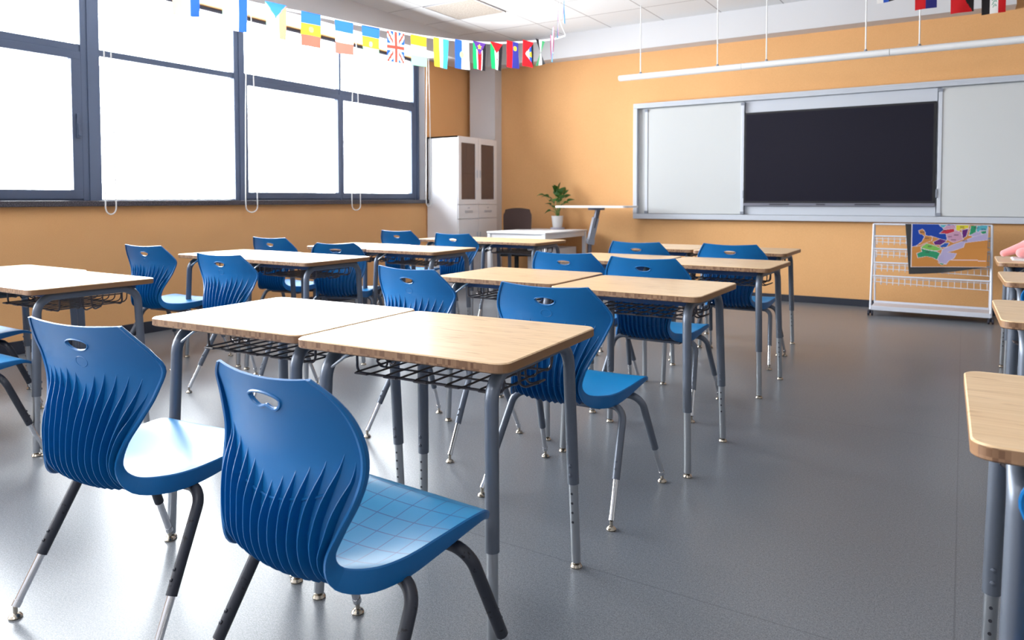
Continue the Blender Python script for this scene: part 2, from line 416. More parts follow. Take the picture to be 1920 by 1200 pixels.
def add_ribs(bm, s_end):
    for k in range(-6, 7):
        a = abs(k); top_z = (.732 - .004*a - (.040 if a == 0 else .012 if a == 1 else 0) - (.03 if a == 6 else 0)) if STYLE == 1 else (.602 + .0155*a - (.03 if a == 6 else 0))
        # find s for top_z
        s = 0.
        while catmull(PROF, s)[1] > top_z: s += .004
        s_top = s; n = 22; P = []
        for i in range(n+1):
            t = i/n; s = lerp(s_top, s_end, t); z = catmull(PROF, s)[1]
            fan = max(0, (z - .50)) / .2
            x = k * (.0245 + .0125 * fan**1.3) if STYLE == 1 else k * (.0265 + .0110*fan**1.3)
            x = max(-.9*width(s), min(.9*width(s), x))
            h = .0235 * smooth(t*2.6)
            if t > .93: h *= max(.15, (1-t)/.07)
            base, nn = surf(x/width(s), s, .001); tip = base + nn * (h+.0004)
            P.append((base, tip))
        w = .0013; prev = None
        for b, tp in P:
            q = [bm.verts.new(b+Vector((-w*1.6,0,0))), bm.verts.new(tp+Vector((-w*.6,0,0))), bm.verts.new(tp+Vector((w*.6,0,0))), bm.verts.new(b+Vector((w*1.6,0,0)))]
            if prev:
                for c in range(3): bm.faces.new((prev[c], prev[c+1], q[c+1], q[c]))
                bm.faces.new((prev[3], prev[0], q[0], q[3]))
            else: bm.faces.new(q[::-1])
            prev = q
        bm.faces.new(prev)
def rib_extra(bm):
    # the shallow smile-shaped cross rib and the round mould mark
    pts = []
    for i in range(25):
        x = lerp(-.155, .155, i/24); z = (.470 + 2.2*x*x) if STYLE == 1 else (.560 + 1.6*x*x)
        s = 0.
        while catmull(PROF, s)[1] > z: s += .003
        pts.append(surf(x/width(s), s, .004)[0])
    tube(bm, pts, .0028, 6)
    if STYLE == 2: return
    pts = []
    for q in range(24):
        a = 2*pi*q/24; z = .733 + .014*sin(a); s = 0.
        while catmull(PROF, s)[1] > z: s += .001
        pts.append(surf(.022*cos(a)/width(s), s, .0025)[0])
    tube(bm, pts, .0012, 5, closed=True)

def leg_path(side, rear):
    x = side; f = -1 if rear else 1
    ytop = -.06 if rear else .10
    yfoot = -.255 if rear else .245
    ztop = .378
    c = (x*.235, ytop + f*.004, ztop); foot = (x*.272, yfoot, .03)
    p0 = (x*.005, ytop, ztop)
    arc = bend(p0, c, foot, .055, 8)
    d = (Vector(foot) - arc[-1]).normalized(); Lg = (Vector(foot) - arc[-1]).length
    sleeve_end = arc[-1] + d * (Lg * .60)
    return [Vector(p0)] + arc + [sleeve_end], sleeve_end, Vector(foot), d
def make_chair(legmat, seatmat, label, group):
    t = thing('school_chair', label, 'chair', group=group)
    bm = shell_part(0, SPLIT, 34, hole=(8, 14, 4, 8), capB=False); add_ribs(bm, SPLIT+.05); rib_extra(bm)
    link('backrest', bm, [M['blue'], M['blue']], t)
    bm = shell_part(SPLIT, 1, 26, capA=False)
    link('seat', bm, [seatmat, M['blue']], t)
    bm = bmesh.new()
    box(bm, -.15, .15, -.09, -.03, .362, .374); box(bm, -.15, .15, .07, .13, .362, .384)
    tube(bm, [(-.12, -.06, .380), (-.12, .10, .380)], .009, 8); tube(bm, [(.12, -.06, .380), (.12, .10, .380)], .009, 8)
    link('seat_frame', bm, legmat, t)
    for rear in (True, False):
        for side in (-1, 1):
            pts, se, foot, d = leg_path(side, rear)
            bm = bmesh.new(); tube(bm, pts, .0145, 12)
            for q in (.035, .06):
                sd = Vector((0, -1 if rear else 1, 0)); sd = (sd - d*sd.dot(d)).normalized()
                lathe(bm, [(.0045, 0), (.0045, .003), (.001, .0045)], se - d*q + sd*.0140, 8, axis=sd)
            lg = link('leg', bm, legmat, t)
            bm = bmesh.new(); tube(bm, [se - d*.01, foot - d*.004], .0105, 12); tube(bm, [foot - d*.018, foot - d*.002], .0118, 12)
            link('leg_extension', bm, M['chrome'], lg)
            bm = bmesh.new()
            lathe(bm, [(.017, 0), (.018, .004), (.014, .010), (.006, .014), (.006, .032)], (foot.x, foot.y, 0), 16)
            link('glide', bm, M['nickel'], lg)
    return t
def copy_tree(o, parent=None):
    c = o.copy(); COL.objects.link(c); c.parent = parent
    for ch in list(o.children):
        copy_tree(ch, c)
    return c

CH_ROW = {'blue': 'blue chairs drawn up to the desks'}
G = 'blue plastic classroom chairs behind the desks'
chairA = make_chair(M['leg'], M['seat'], 'x', G)
chairB = make_chair(M['shadedleg'], M['seat'], 'x', G)
PROF = PROF2; STYLE = 2
chairC = make_chair(M['shadedleg'], M['blue_grid'], 'x', G)
chairD = make_chair(M['leg'], M['seat'], 'x', G)
CHAIRS = [
    ('C', -1.15, 1.18, -3, 'nearest blue chair, square grid pattern on its seat, at the front right desk'),
    ('B', -1.955, 1.21, 7, 'blue chair left of the nearest chair, seat glaring white, legs toned dark as if backlit'),
    ('A', -1.29, 2.53, 0, 'blue chair just beyond the right front desk, its whole seat in view'),
    ('A', -2.13, 2.78, -6, 'blue chair half hidden beyond the left front desk, only its back showing'),
    ('A', -1.44, 3.86, 0, 'blue chair at the right desk of the centre third row, seat showing between desk legs'),
    ('A', -1.98, 3.98, 0, 'blue chair tucked at the left desk of the centre third row'),
    ('A', -1.36, 5.25, 0, 'blue chair at the right desk of the far centre row under the dark screen'),
    ('A', -2.02, 5.18, 0, 'blue chair at the left desk of the far centre row'),
    ('A', -4.80, 3.10, 6, 'blue chair by the window wall, left one at the second window-side desk pair'),
    ('A', -3.635, 2.86, 3, 'blue chair right one at the second window-side desk pair, sharp shoulder over white desk'),
    ('A', -4.86, 4.22, 4, 'pale sunlit blue chair, left one at the third window-side desk pair'),
    ('D', -4.20, 4.20, 26, 'violet-tinted blue chair seen squarely from behind, right one at the third window-side desk pair'),
    ('A', -4.82, 5.75, 3, 'small distant blue chair, left one at the farthest window-side desk pair'),
    ('A', -3.96, 5.54, 2, 'distant blue chair in front of the white cabinet at the farthest window-side desk pair'),
    ('B', -3.77, 1.36, 0, 'blue chair at the far left edge, nearer seat tip showing beside a desk leg'),
    ('B', -4.57, 1.72, 0, 'blue chair at the far left edge, farther and higher seat tip beneath the white desk'),
    ('A', .318, 1.40, 0, 'blue chair back just entering the lower right edge of the picture'),
    ('A', .42, 2.72, 0, 'blue chair glimpsed between legs of the second desk at the right edge'),
    ('A', .46, 3.95, 0, 'blue chair curve glimpsed under the third desk at the right edge'),
]
used = set()
for k, x, y, rot, lab in CHAIRS:
    src = {'A': chairA, 'B': chairB, 'C': chairC, 'D': chairD}[k]
    o = src if k not in used else copy_tree(src)
    used.add(k)
    o.location = (x, y, 0); o.rotation_euler.z = radians(rot); o['label'] = lab

# ------------------------------------------------------------------ desk (origin = floor under centre)
DW, DD, ZT = .692, .585, .755
def rounded_rect(w, d, r, n=6):
    pts = []
    for cx, cy, a0 in ((w/2-r, d/2-r, 0), (-w/2+r, d/2-r, 90), (-w/2+r, -d/2+r, 180), (w/2-r, -d/2+r, 270)):
        for i in range(n+1):
            a = radians(a0 + 90*i/n); pts.append((cx + r*cos(a), cy + r*sin(a)))
    return pts
def make_desk(label, group):
    t = thing('school_desk', label, 'desk', group=group)
    bm = bmesh.new(); th = .027
    layers = [(0, -.003), (.003, 0), (th-.003, 0), (th, -.003)]
    rings = []
    for dz, ins in layers:
        rings.append([bm.verts.new((x, y, ZT-th+dz)) for x, y in rounded_rect(DW+2*ins, DD+2*ins, .036)])
    n = len(rings[0])
    bm.faces.new(rings[0][::-1]).material_index = 0; bm.faces.new(rings[-1]).material_index = 0
    for a, b in zip(rings, rings[1:]):
        for k in range(n):
            f = bm.faces.new((a[k], a[(k+1)%n], b[(k+1)%n], b[k])); f.normal_update()
            f.material_index = 1 if abs(f.normal.y) > abs(f.normal.x) else 2
            if b is rings[-1]: f.material_index = 0
    link('desktop', bm, [M['top'], M['edge_x'], M['edge_y']], t)
    # two U-shaped side frames: each half (rail + leg) is one leg
    for sx in (-1, 1):
        for sy in (-1, 1):
            xr = sx*(DW/2-.072)
            p0 = (xr, 0, ZT-th-.019); c = (xr, sy*.232, ZT-th-.019); foot = Vector((sx*(DW/2-.055), sy*.258, .018))
            arc = bend(p0, c, foot, .075, 8); d = (foot - arc[-1]).normalized(); Lg = (foot-arc[-1]).length
            k = (arc[-1].z - .268) / max(.01, (arc[-1].z - foot.z)); se = arc[-1] + d*(Lg*k)
            bm = bmesh.new(); tube(bm, [Vector(p0)] + arc + [se], .0185, 14)
            for q in (.03, .06): lathe(bm, [(.0055, 0), (.0055, .004), (.002, .006)], se - d*q + Vector((0, -sy*.018, 0)) , 8, axis=(0, -sy, 0))
            lg = link('leg', bm, M['leg'], t)
            bm = bmesh.new(); tube(bm, [se - d*.02, foot], .0145, 14)
            for q in range(4):
                lathe(bm, [(.004, 0), (.004, .001)], se + d*(.03+.03*q) + Vector((0, -sy*.0142, 0)), 8, mi=1, axis=(0, -sy, 0))
            link('leg_extension', bm, [M['steel'], M['slot']], lg)
            bm = bmesh.new(); lathe(bm, [(.018, 0), (.019, .004), (.015, .011), (.008, .014), (.008, .02)], (foot.x, foot.y, 0), 16)
            link('glide', bm, M['nickel'], lg)
    # crossbar and braces
    bm = bmesh.new(); box(bm, -DW/2+.075, DW/2-.075, -.135, -.105, ZT-th-.040, ZT-th, bevel=.004); link('crossbar', bm, M['rail'], t)
    bm = bmesh.new(); box(bm, -DW/2+.075, DW/2-.075, .205, .23, ZT-th-.030, ZT-th, bevel=.004); link('crossbar', bm, M['rail'], t)
    for sx in (-1, 1):
        for sy in (-1, 1):
            bm = bmesh.new(); x = sx*(DW/2-.068)
            tube(bm, [(x, sy*.225, .665), (x - sx*.005, sy*.12, ZT-th-.008), (x - sx*.01, sy*.10, ZT-th-.003)] if sx > 0 else [(x, sy*.235, .655), (x + .07, sy*.215, .71), (x+.09, sy*.21, ZT-th-.003)], .0045, 8)
            link('brace', bm, M['steel'] if sx < 0 else M['leg'], t)
    # wire basket
    bm = bmesh.new(); zb = .632; r = .0032; x0, x1 = -.245, .235; y0, y1 = -.135, .20
    ys = [y0+.012, -.03, .075, y1-.03]
    for i, y in enumerate(ys):
        rr = .0042 if i in (0, 3) else r
        tube(bm, [(x0-.012, y, zb+.055)] + bend((x0-.012, y, zb+.055), (x0-.012, y, zb), (0, y, zb), .02, 4) + bend((0, y, zb), (x1+.012, y, zb), (x1+.012, y, zb+.055), .02, 4) + [(x1+.012, y, ZT-th)], rr, 6)
    for i in range(10):
        x = lerp(x0, x1, i/9)
        c = (x, y1, zb)
        tube(bm, [(x, y0, zb+.006), (x, y0+.02, zb+.006)] + bend((x, y0+.02, zb+.006), (x, y1, zb+.006), (x, y1+.006, ZT-th), .025, 4) + [(x, y1+.006, ZT-th-.004)], r, 6)
    for i in range(5):       # paired front loops
        a = lerp(x0, x1, (2*i)/9); b = lerp(x0, x1, (2*i+1)/9)
        tube(bm, [(a, y0, zb+.006), (a+.006, y0-.018, zb+.006), (b-.006, y0-.018, zb+.006), (b, y0, zb+.006)], r, 6)
    for sx in (-1, 1):       # end hoops
        xx = x0-.012 if sx < 0 else x1+.012
        tube(bm, [(xx, ys[0], ZT-th), (xx, ys[0], zb+.055)], r, 6); tube(bm, [(xx, ys[3], ZT-th), (xx, ys[3], zb+.055)], r, 6)
        tube(bm, [(xx, ys[0], zb+.05), (xx, ys[3], zb+.05)], r, 6)
    tube(bm, [(x0, y1+.006, ZT-th-.005), (x1, y1+.006, ZT-th-.005)], r, 6)
    link('wire_basket', bm, M['wire'], t)
    for sx in (-1, 1):
        bm = bmesh.new(); x = sx*(DW/2-.115)
        for yy in (-.012, .03):
            tube(bm, [(x, yy, ZT-th), (x, yy, .67)] + bend((x, yy, .67), (x+sx*.004, yy+.003, .618), (x+sx*.055, yy+.015, .635), .018, 5) + [(x+sx*.055, yy+.015, .637)], .0036, 7)
        tube(bm, [(x+sx*.055, .003, .637), (x+sx*.06, .025, .64), (x+sx*.055, .045, .637)], .0036, 7)
        link('bag_hook', bm, M['wire'], t)
    return t
GD = 'bamboo-topped school desks'
desk0 = make_desk('x', GD)
def ctr(rx, ny, rot):     # near-right corner -> centre
    a = radians(rot); lx, ly = -DW/2, DD/2
    return rx + lx*cos(a) - ly*sin(a), ny + lx*sin(a) + ly*cos(a)
DESKS = [
    (*ctr(-1.626, 1.432, 3.2), 3.2, 'white-glaring bamboo desk, left of the front centre pair'),
    (*ctr(-.921, 1.438, 3.2), 3.2, 'large bamboo desk with open wire basket, right of the front centre pair'),
    (*ctr(-1.612, 2.945, 1), 1, 'bamboo desk, left of the second centre pair, set slightly behind its partner'),
    (*ctr(-.892, 2.845, 0), 0, 'bamboo desk, right of the second centre pair, overlapping corner of its partner'),
    (*ctr(-1.632, 4.24, 0), 0, 'bamboo desk, left of the third centre pair, mostly behind chair backs'),
    (*ctr(-.925, 4.215, -1), -1, 'bamboo desk, right of the third centre pair'),
    (*ctr(-1.778, 5.50, 0), 0, 'bamboo desk, left of the farthest centre pair, before the orange wall'),
    (*ctr(-1.075, 5.44, 0), 0, 'bamboo desk, right of the farthest centre pair, below the wide screen'),
    (*ctr(-3.455, 1.545, 0), 0, 'white-glaring desk at the left edge with its tube side frame in view'),
    (*ctr(-4.155, 1.580, 0), 0, 'desk at the left edge farther toward the window, legs against the orange wall'),
    (*ctr(-3.465, 3.125, 0), 0, 'bright desk, right of the second window-side pair'),
    (*ctr(-4.160, 3.145, 0), 0, 'bright desk, left of the second window-side pair, half behind a chair back'),
    (*ctr(-3.345, 4.25, 1), 1, 'bright desk, right of the third window-side pair'),
    (*ctr(-4.045, 4.27, 1), 1, 'bright desk, left of the third window-side pair, behind a square-on chair back'),
    (*ctr(-3.24, 5.60, 0), 0, 'bamboo desk, right of the farthest window-side pair, beside the white teacher table'),
    (*ctr(-3.94, 5.62, 0), 0, 'bamboo desk, left of the farthest window-side pair, in front of the cabinet'),
    (.012+DW/2, 1.376+DD/2, 1, 'nearest desk at the right edge, cut by the frame'),
    (.105+DW/2, 2.81+DD/2, 1, 'second desk along the right edge'),
    (.168+DW/2, 4.13+DD/2, 1, 'third desk along the right edge'),
    (.185+DW/2, 5.36+DD/2, 0, 'farthest desk at the right edge, carrying the pink plush toy'),
]
for i, (x, y, rot, lab) in enumerate(DESKS):
    o = desk0 if i == 0 else copy_tree(desk0)
    o.location = (x, y, 0); o.rotation_euler.z = radians(rot); o['label'] = lab

# ------------------------------------------------------------------ cabinet
cab = thing('storage_cabinet', 'tall white steel cabinet with brown glass doors in the corner by the window', 'cabinet', (-5.685, 7.85, 0))
def lb(o, x0, x1, y0, y1, z0, z1, **k):
    bm = bmesh.new(); box(bm, x0, x1, y0, y1, z0, z1, **k); return bm
cy0, cy1, cx0, cx1, ch = -.447, .447, -.25, .235, 1.955
bm = bmesh.new(); box(bm, cx0, cx1, cy0, cy1, 0, 1.10, bevel=.003)
box(bm, cx0, cx1, cy0, cy0+.02, 1.10, ch); box(bm, cx0, cx1, cy1-.02, cy1, 1.10, ch); box(bm, cx0, cx0+.02, cy0, cy1, 1.10, ch); box(bm, cx0, cx1, cy0, cy1, ch-.02, ch)
link('body', bm, M['cabinet'], cab, False)
bm = bmesh.new(); box(bm, cx0+.02, cx1-.03, cy0+.02, cy1-.02, 1.495, 1.512); link('shelf', bm, M['cabinet'], cab, False)
for s, (a, b) in ((-1, (cy0+.006, -.003)), (1, (.003, cy1-.006))):
    bm = bmesh.new(); fw = .062; x = cx1; z0, z1 = 1.085, ch-.01
    box(bm, x, x+.018, a, a+fw, z0, z1, bevel=.002); box(bm, x, x+.018, b-fw, b, z0, z1, bevel=.002)
    box(bm, x, x+.018, a+fw, b-fw, z0, z0+fw, bevel=.002); box(bm, x, x+.018, a+fw, b-fw, z1-fw-.01, z1, bevel=.002)
    d = link('door', bm, M['cabinet'], cab, False)
    bm = bmesh.new(); box(bm, x+.006, x+.010, a+fw, b-fw, z0+fw, z1-fw-.01)
    gm = M.get('cg')
    if gm is None:
        gm = bpy.data.materials.new('tinted_door_glass'); gm.use_nodes = True; nt = gm.node_tree; bs = nt.nodes['Principled BSDF']
        bs.inputs['Base Color'].default_value = (.16,.11,.10,1); bs.inputs['Roughness'].default_value = .15; bs.inputs['Alpha'].default_value = .78; M['cg'] = gm
    link('door_glass', bm, gm, d, False)
    bm = bmesh.new(); yy = -.035 if s < 0 else .035
    box(bm, x+.018, x+.03, yy-.007, yy+.007, 1.43, 1.53, bevel=.003); link('door_handle', bm, M['alu'], d, False)
    bm = bmesh.new(); box(bm, cx1, cx1+.018, a, b, .90, 1.075, bevel=.003); dr = link('drawer', bm, M['cabinet'], cab, False)
    bm = bmesh.new(); ym = (a+b)/2; box(bm, cx1+.018, cx1+.024, ym-.085, ym+.085, .975, 1.005, bevel=.002); box(bm, cx1+.018, cx1+.022, ym-.02, ym+.02, 1.03, 1.045)
    link('drawer_pull', bm, M['alu'], dr, False)
    bm = bmesh.new(); box(bm, cx1, cx1+.018, a, b, .06, .89, bevel=.003); d2 = link('lower_door', bm, M['cabinet'], cab, False)
    bm = bmesh.new(); box(bm, cx1+.018, cx1+.03, yy-.007, yy+.007, .60, .72, bevel=.003); link('door_handle', bm, M['alu'], d2, False)

# ------------------------------------------------------------------ teacher desk, chair, plant, lift table
td = thing('teacher_desk', 'white metal teacher desk with pedestal, potted plant on top', 'desk', (-4.49, 7.80, 0))
bm = bmesh.new(); box(bm, -.41, .41, -.55, .55, .738, .76, bevel=.004); link('tabletop', bm, M['white'], td, False)
bm = bmesh.new()
box(bm, -.39, .39, -.535, -.505, .68, .738); box(bm, -.39, .39, .505, .535, .68, .738); box(bm, .365, .395, -.53, .53, .68, .738); box(bm, -.395, -.365, -.53, .53, .68, .738)
link('apron', bm, M['white'], td, False)
for sx in (-1, 1):
    for sy in (-1, 1):
        bm = bmesh.new(); box(bm, sx*.38-.025, sx*.38+.025, sy*.52-.025, sy*.52+.025, 0, .74, bevel=.006); link('leg', bm, M['white'], td, False)
pd = thing('drawer_pedestal', 'low white drawer pedestal under the teacher desk', 'cabinet', (-4.42, 8.03, 0))
bm = bmesh.new(); box(bm, -.2, .2, -.28, .28, .05, .54, bevel=.006); link('body', bm, M['cabinet'], pd, False)
for k in range(3):
    bm = bmesh.new(); box(bm, -.19, .19, -.295, -.28, .07+.158*k, .215+.158*k, bevel=.003); q = link('drawer', bm, M['cabinet'], pd, False)
    bm = bmesh.new(); box(bm, -.06, .06, -.305, -.295, .17+.158*k, .185+.158*k); link('drawer_pull', bm, M['alu'], q, False)
for sx in (-1, 1):
    for sy in (-1, 1):
        bm = bmesh.new(); lathe(bm, [(.022, -.01), (.025, 0), (.022, .01)], (sx*.16, sy*.23, .025), 12, axis=(1,0,0)); link('caster', bm, M['black'], pd)

oc = thing('office_chair', 'dark brown mesh-back office chair behind the teacher desk', 'chair', (-4.80, 7.78, 0), radians(28))
bm = bmesh.new()   # back: gently curved padded panel with rounded top
nu, nv = 12, 12; gr = []
for sgn in (0, 1):
    g = []
    for j in range(nv+1):
        v = j/nv; z = .56 + .475*v; row = []
        hw = .188 - .015*(1-v) - (.05*max(0, v-.8)/.2)**1.0*.6
        for i in range(nu+1):
            u = -1 + 2*i/nu; y = .20 + .05*v*0 + .07*(v-.4)**2*2 - .03*u*u + (.03 if sgn else 0)
            zz = z - (.02*u*u if v > .9 else 0)
            row.append(bm.verts.new((u*hw, y, zz)))
        g.append(row)
    gr.append(g)
for k, g in enumerate(gr):
    for j in range(nv):
        for i in range(nu):
            bm.faces.new((g[j][i], g[j][i+1], g[j+1][i+1], g[j+1][i]))
for j in range(nv):
    for i in (0, nu): bm.faces.new((gr[0][j][i], gr[0][j+1][i], gr[1][j+1][i], gr[1][j][i]))
for i in range(nu):
    for j in (0, nv): bm.faces.new((gr[0][j][i], gr[0][j][i+1], gr[1][j][i+1], gr[1][j][i]))
link('backrest', bm, M['mesh_brown'], oc)
bm = bmesh.new(); box(bm, -.23, .23, -.24, .20, .44, .51, bevel=.03); link('seat', bm, M['black'], oc)
bm = bmesh.new(); tube(bm, [(0, .12, .43), (0, .26, .44), (0, .27, .62)], .02, 8); link('back_support', bm, M['black'], oc)
bm = bmesh.new(); tube(bm, [(0, 0, .09), (0, 0, .44)], .028, 12); link('gas_lift', bm, M['black'], oc)
for k in range(5):
    a = 2*pi*k/5+.3; e = (.29*cos(a), .29*sin(a), .075)
    bm = bmesh.new(); tube(bm, [(0, 0, .105), e], .022, 8, r2=.014); q = link('base_arm', bm, M['black'], oc)
    bm = bmesh.new(); lathe(bm, [(.026, -.022), (.03, -.015), (.03, .015), (.026, .022)], (e[0], e[1], .03), 14, axis=(-sin(a), cos(a), 0)); link('caster', bm, M['black'], q)

pl = thing('potted_plant', 'leafy green plant in a white pot standing on the teacher desk', 'plant', (-4.46, 8.24, .76))
bm = bmesh.new(); lathe(bm, [(.085, 0), (.092, .006), (.092, .022), (.06, .024)], n=28); link('saucer', bm, M['saucer'], pl)
bm = bmesh.new(); lathe(bm, [(.060, .018), (.070, .10), (.078, .168), (.080, .172), (.074, .172), (.070, .15), (.02, .15)], n=28); link('pot', bm, M['pot'], pl)
bm = bmesh.new(); lathe(bm, [(.070, .145), (.068, .155), (.01, .158)], n=24); link('soil', bm, M['soil'], pl)
def leaf_mesh(bm, base, direction, length, wid, droop, roll=0.):
    length *= 1.12
    d = Vector(direction).normalized(); side = d.cross(Vector((0,0,1)))
    if side.length < .05: side = Vector((1,0,0))
    side.normalize(); side = Matrix.Rotation(roll, 3, d) @ side; up = side.cross(d); n = 8; prev = None; p = Vector(base)
    for i in range(n+1):
        t = i/n; w = wid * (sin(pi*min(1, t*1.0)**.75)) * (1-.25*t) + .0008
        c = Vector(base) + d*(length*t) + Vector((0,0,-droop*t*t*length))
        q = [bm.verts.new(c - side*w + up*w*.35), bm.verts.new(c), bm.verts.new(c + side*w + up*w*.35)]
        if prev:
            for k in range(2): bm.faces.new((prev[k], prev[k+1], q[k+1], q[k]))
        prev = q
rnd = random.Random(3)
specs = [(-.23,-.05,.40,.14,.045,.55), (-.05,.0,.47,.13,.05,.3), (.03,.03,.52,.12,.05,.2), (.07,-.05,.44,.13,.052,.2), (.13,.04,.43,.12,.032,.3), (.19,.03,.31,.11,.028,.3),
         (-.10,.04,.34,.10,.030,.4), (-.13,-.03,.25,.10,.028,.4), (.10,-.06,.27,.10,.03,.5), (-.03,-.07,.33,.13,.05,.9), (.03,-.06,.38,.13,.05,.8), (-.12,.02,.15,.08,.02,.6),
         (.08,.06,.20,.08,.02,.5), (.0,.02,.42,.12,.04,.3), (-.06,-.04,.20,.10,.022,.3), (.05,-.02,.22,.11,.022,.3),
         (-.03,.05,.50,.14,.045,.4), (.06,.05,.36,.13,.04,.5), (-.07,.05,.28,.12,.035,.5), (.02,.05,.30,.12,.04,.6), (-.17,.0,.38,.13,.04,.7), (.15,-.03,.38,.10,.03,.4)]
for sx_, sy_, sz_, ln, wd, dr in specs:
    # plant faces the camera obliquely: local x runs along the picture's left-right direction
    ax = Vector((cos(radians(32)), sin(radians(32)), 0)); ay = Vector((-sin(radians(32)), cos(radians(32)), 0))
    tip = ax*sx_*.66 + ay*sy_ + Vector((0, 0, .13 + sz_*.72))
    b0 = Vector((rnd.uniform(-.02,.02), rnd.uniform(-.02,.02), .15)); mid = b0*.4 + tip*.6 + Vector((0,0,.03)); mid.x = lerp(b0.x, tip.x, .4); mid.y = lerp(b0.y, tip.y, .4)
    P = [b0.lerp(mid, i/4).lerp(mid.lerp(tip, i/4), i/4) for i in range(5)]
    bm = bmesh.new(); tube(bm, P, .0028, 6, r2=.0018); st = link('stem', bm, M['stem'], pl)
    d = (tip - mid).normalized() + ax*sx_*1.2 + Vector((0,0,.1))
    bm = bmesh.new(); leaf_mesh(bm, tip, d, ln, wd*1.45, dr, rnd.uniform(-.6,.6)); link('leaf', bm, M['leaf'], st)

lt = thing('lift_table', 'narrow height-adjustable white table on a slanted grey column beside the teacher desk', 'table', (-3.80, 8.02, 0))
bm = bmesh.new()
ring = rounded_rect(.95, .42, .05); a = [bm.verts.new((x, y, 1.045)) for x, y in ring]; b = [bm.verts.new((x, y, 1.068)) for x, y in ring]
bm.faces.new(a[::-1]); bm.faces.new(b)
for k in range(len(ring)): bm.faces.new((a[k], a[(k+1)%len(a)], b[(k+1)%len(b)], b[k]))
link('tabletop', bm, M['white'], lt)
bm = bmesh.new(); box(bm, -.09, .09, -.05, .05, 1.015, 1.045, bevel=.004); tube(bm, [(.02, 0, 1.02), (-.035, 0, .80)], .032, 12); link('upper_column', bm, M['lift'], lt)
bm = bmesh.new(); tube(bm, [(-.01, 0, .92), (-.085, 0, .62)], .048, 4); tube(bm, [(-.075, 0, .66), (-.09, 0, .60)], .06, 4); link('lower_column', bm, mat('lift_housing_grey', (.36,.38,.44), .4), lt)
bm = bmesh.new(); tube(bm, [(-.085, 0, .62), (-.09, 0, .55), (-.09, 0, .03)], .026, 12); link('post', bm, M['lift'], lt)
bm = bmesh.new(); box(bm, -.30, .16, -.20, .20, .0, .035, bevel=.008); link('base', bm, M['lift'], lt)

# ------------------------------------------------------------------ sliding whiteboard with screen
wb = thing('sliding_whiteboard', 'long white sliding board on the front wall around the dark screen', 'whiteboard', (-1.2, 8.43, .905))
ox = -1.2
BX0, BX1 = -3.475 - ox, 1.10 - ox
def wbox(name, m, *a, **k):
    bm = bmesh.new(); box(bm, *a, **k); return link(name, bm, m, wb, False)
bm = bmesh.new()
box(bm, BX0, BX1, -.05, .04, 1.355, 1.415, bevel=.004); box(bm, BX0, BX1, -.05, .04, 0, .062, bevel=.004)
box(bm, BX0, BX0+.052, -.05, .04, .062, 1.355, bevel=.004); box(bm, BX1-.05, BX1, -.05, .04, .062, 1.355, bevel=.004)
box(bm, BX0+.02, BX1, -.056, -.05, 1.375, 1.382); box(bm, BX0+.02, BX1, -.056, -.05, 1.395, 1.40)
box(bm, BX0+.05, BX1-.05, .03, .04, .062, 1.355)
link('outer_frame', bm, M['alu'], wb, False)
wbox('fixed_panel', M['whiteboard'], BX0+.052, -2.15-ox, .005, .03, .065, 1.352)
wbox('fixed_panel', M['whiteboard'], -.20-ox, BX1-.05, .005, .03, .065, 1.352)
for (a, b) in ((-3.335-ox, -2.128-ox), (-.240-ox, .975-ox)):
    p = wbox('sliding_panel', M['whiteboard'], a+.045, b-.036, -.03, -.012, .068, 1.335)
    for e0, e1 in ((a+.012, a+.045), (b-.036, b-.004)):
        bm = bmesh.new(); box(bm, e0, e1, -.038, -.010, .068, 1.335, bevel=.002); link('panel_edge', bm, M['alu'], p, False)
    for xx in (a+.028, b-.02):
        for zz in (.085, 1.325):
            bm = bmesh.new(); box(bm, xx-.022, xx+.022, -.044, -.006, zz-.018, zz+.014, bevel=.003); link('corner_fitting', bm, M['greyplastic'], p, False)
    xx = b-.004 if a < -1 else a+.008
    bm = bmesh.new(); box(bm, xx-.008, xx+.006, -.05, -.036, .25, .34, bevel=.003); link('panel_handle', bm, M['greyplastic'], p, False)
wbox('screen_surround', M['alu'], -2.128-ox, -.240-ox, .0, .03, .065, 1.352)
sc = thing('display_screen', 'wide dark flat screen set in the middle of the white sliding board', 'screen', (-1.187, 8.398, 1.068))
bm = bmesh.new(); box(bm, -.945, .945, .0, .03, .034, 1.056, bevel=.004); link('bezel', bm, M['bezel'], sc, False)
bm = bmesh.new(); box(bm, -.925, .918, -.002, .0, .055, 1.035); link('display_panel', bm, M['screen'], sc, False)
bm = bmesh.new(); box(bm, -.945, .945, -.006, .03, .0, .034, bevel=.003); q = link('lower_bar', bm, M['screenbar'], sc, False)
for x0, x1 in ((-.66, -.45), (-.17, -.08), (.21, .45)):
    bm = bmesh.new(); box(bm, x0, x1, -.008, -.006, .012, .025); link('speaker_slot', bm, M['slot'], q, False)

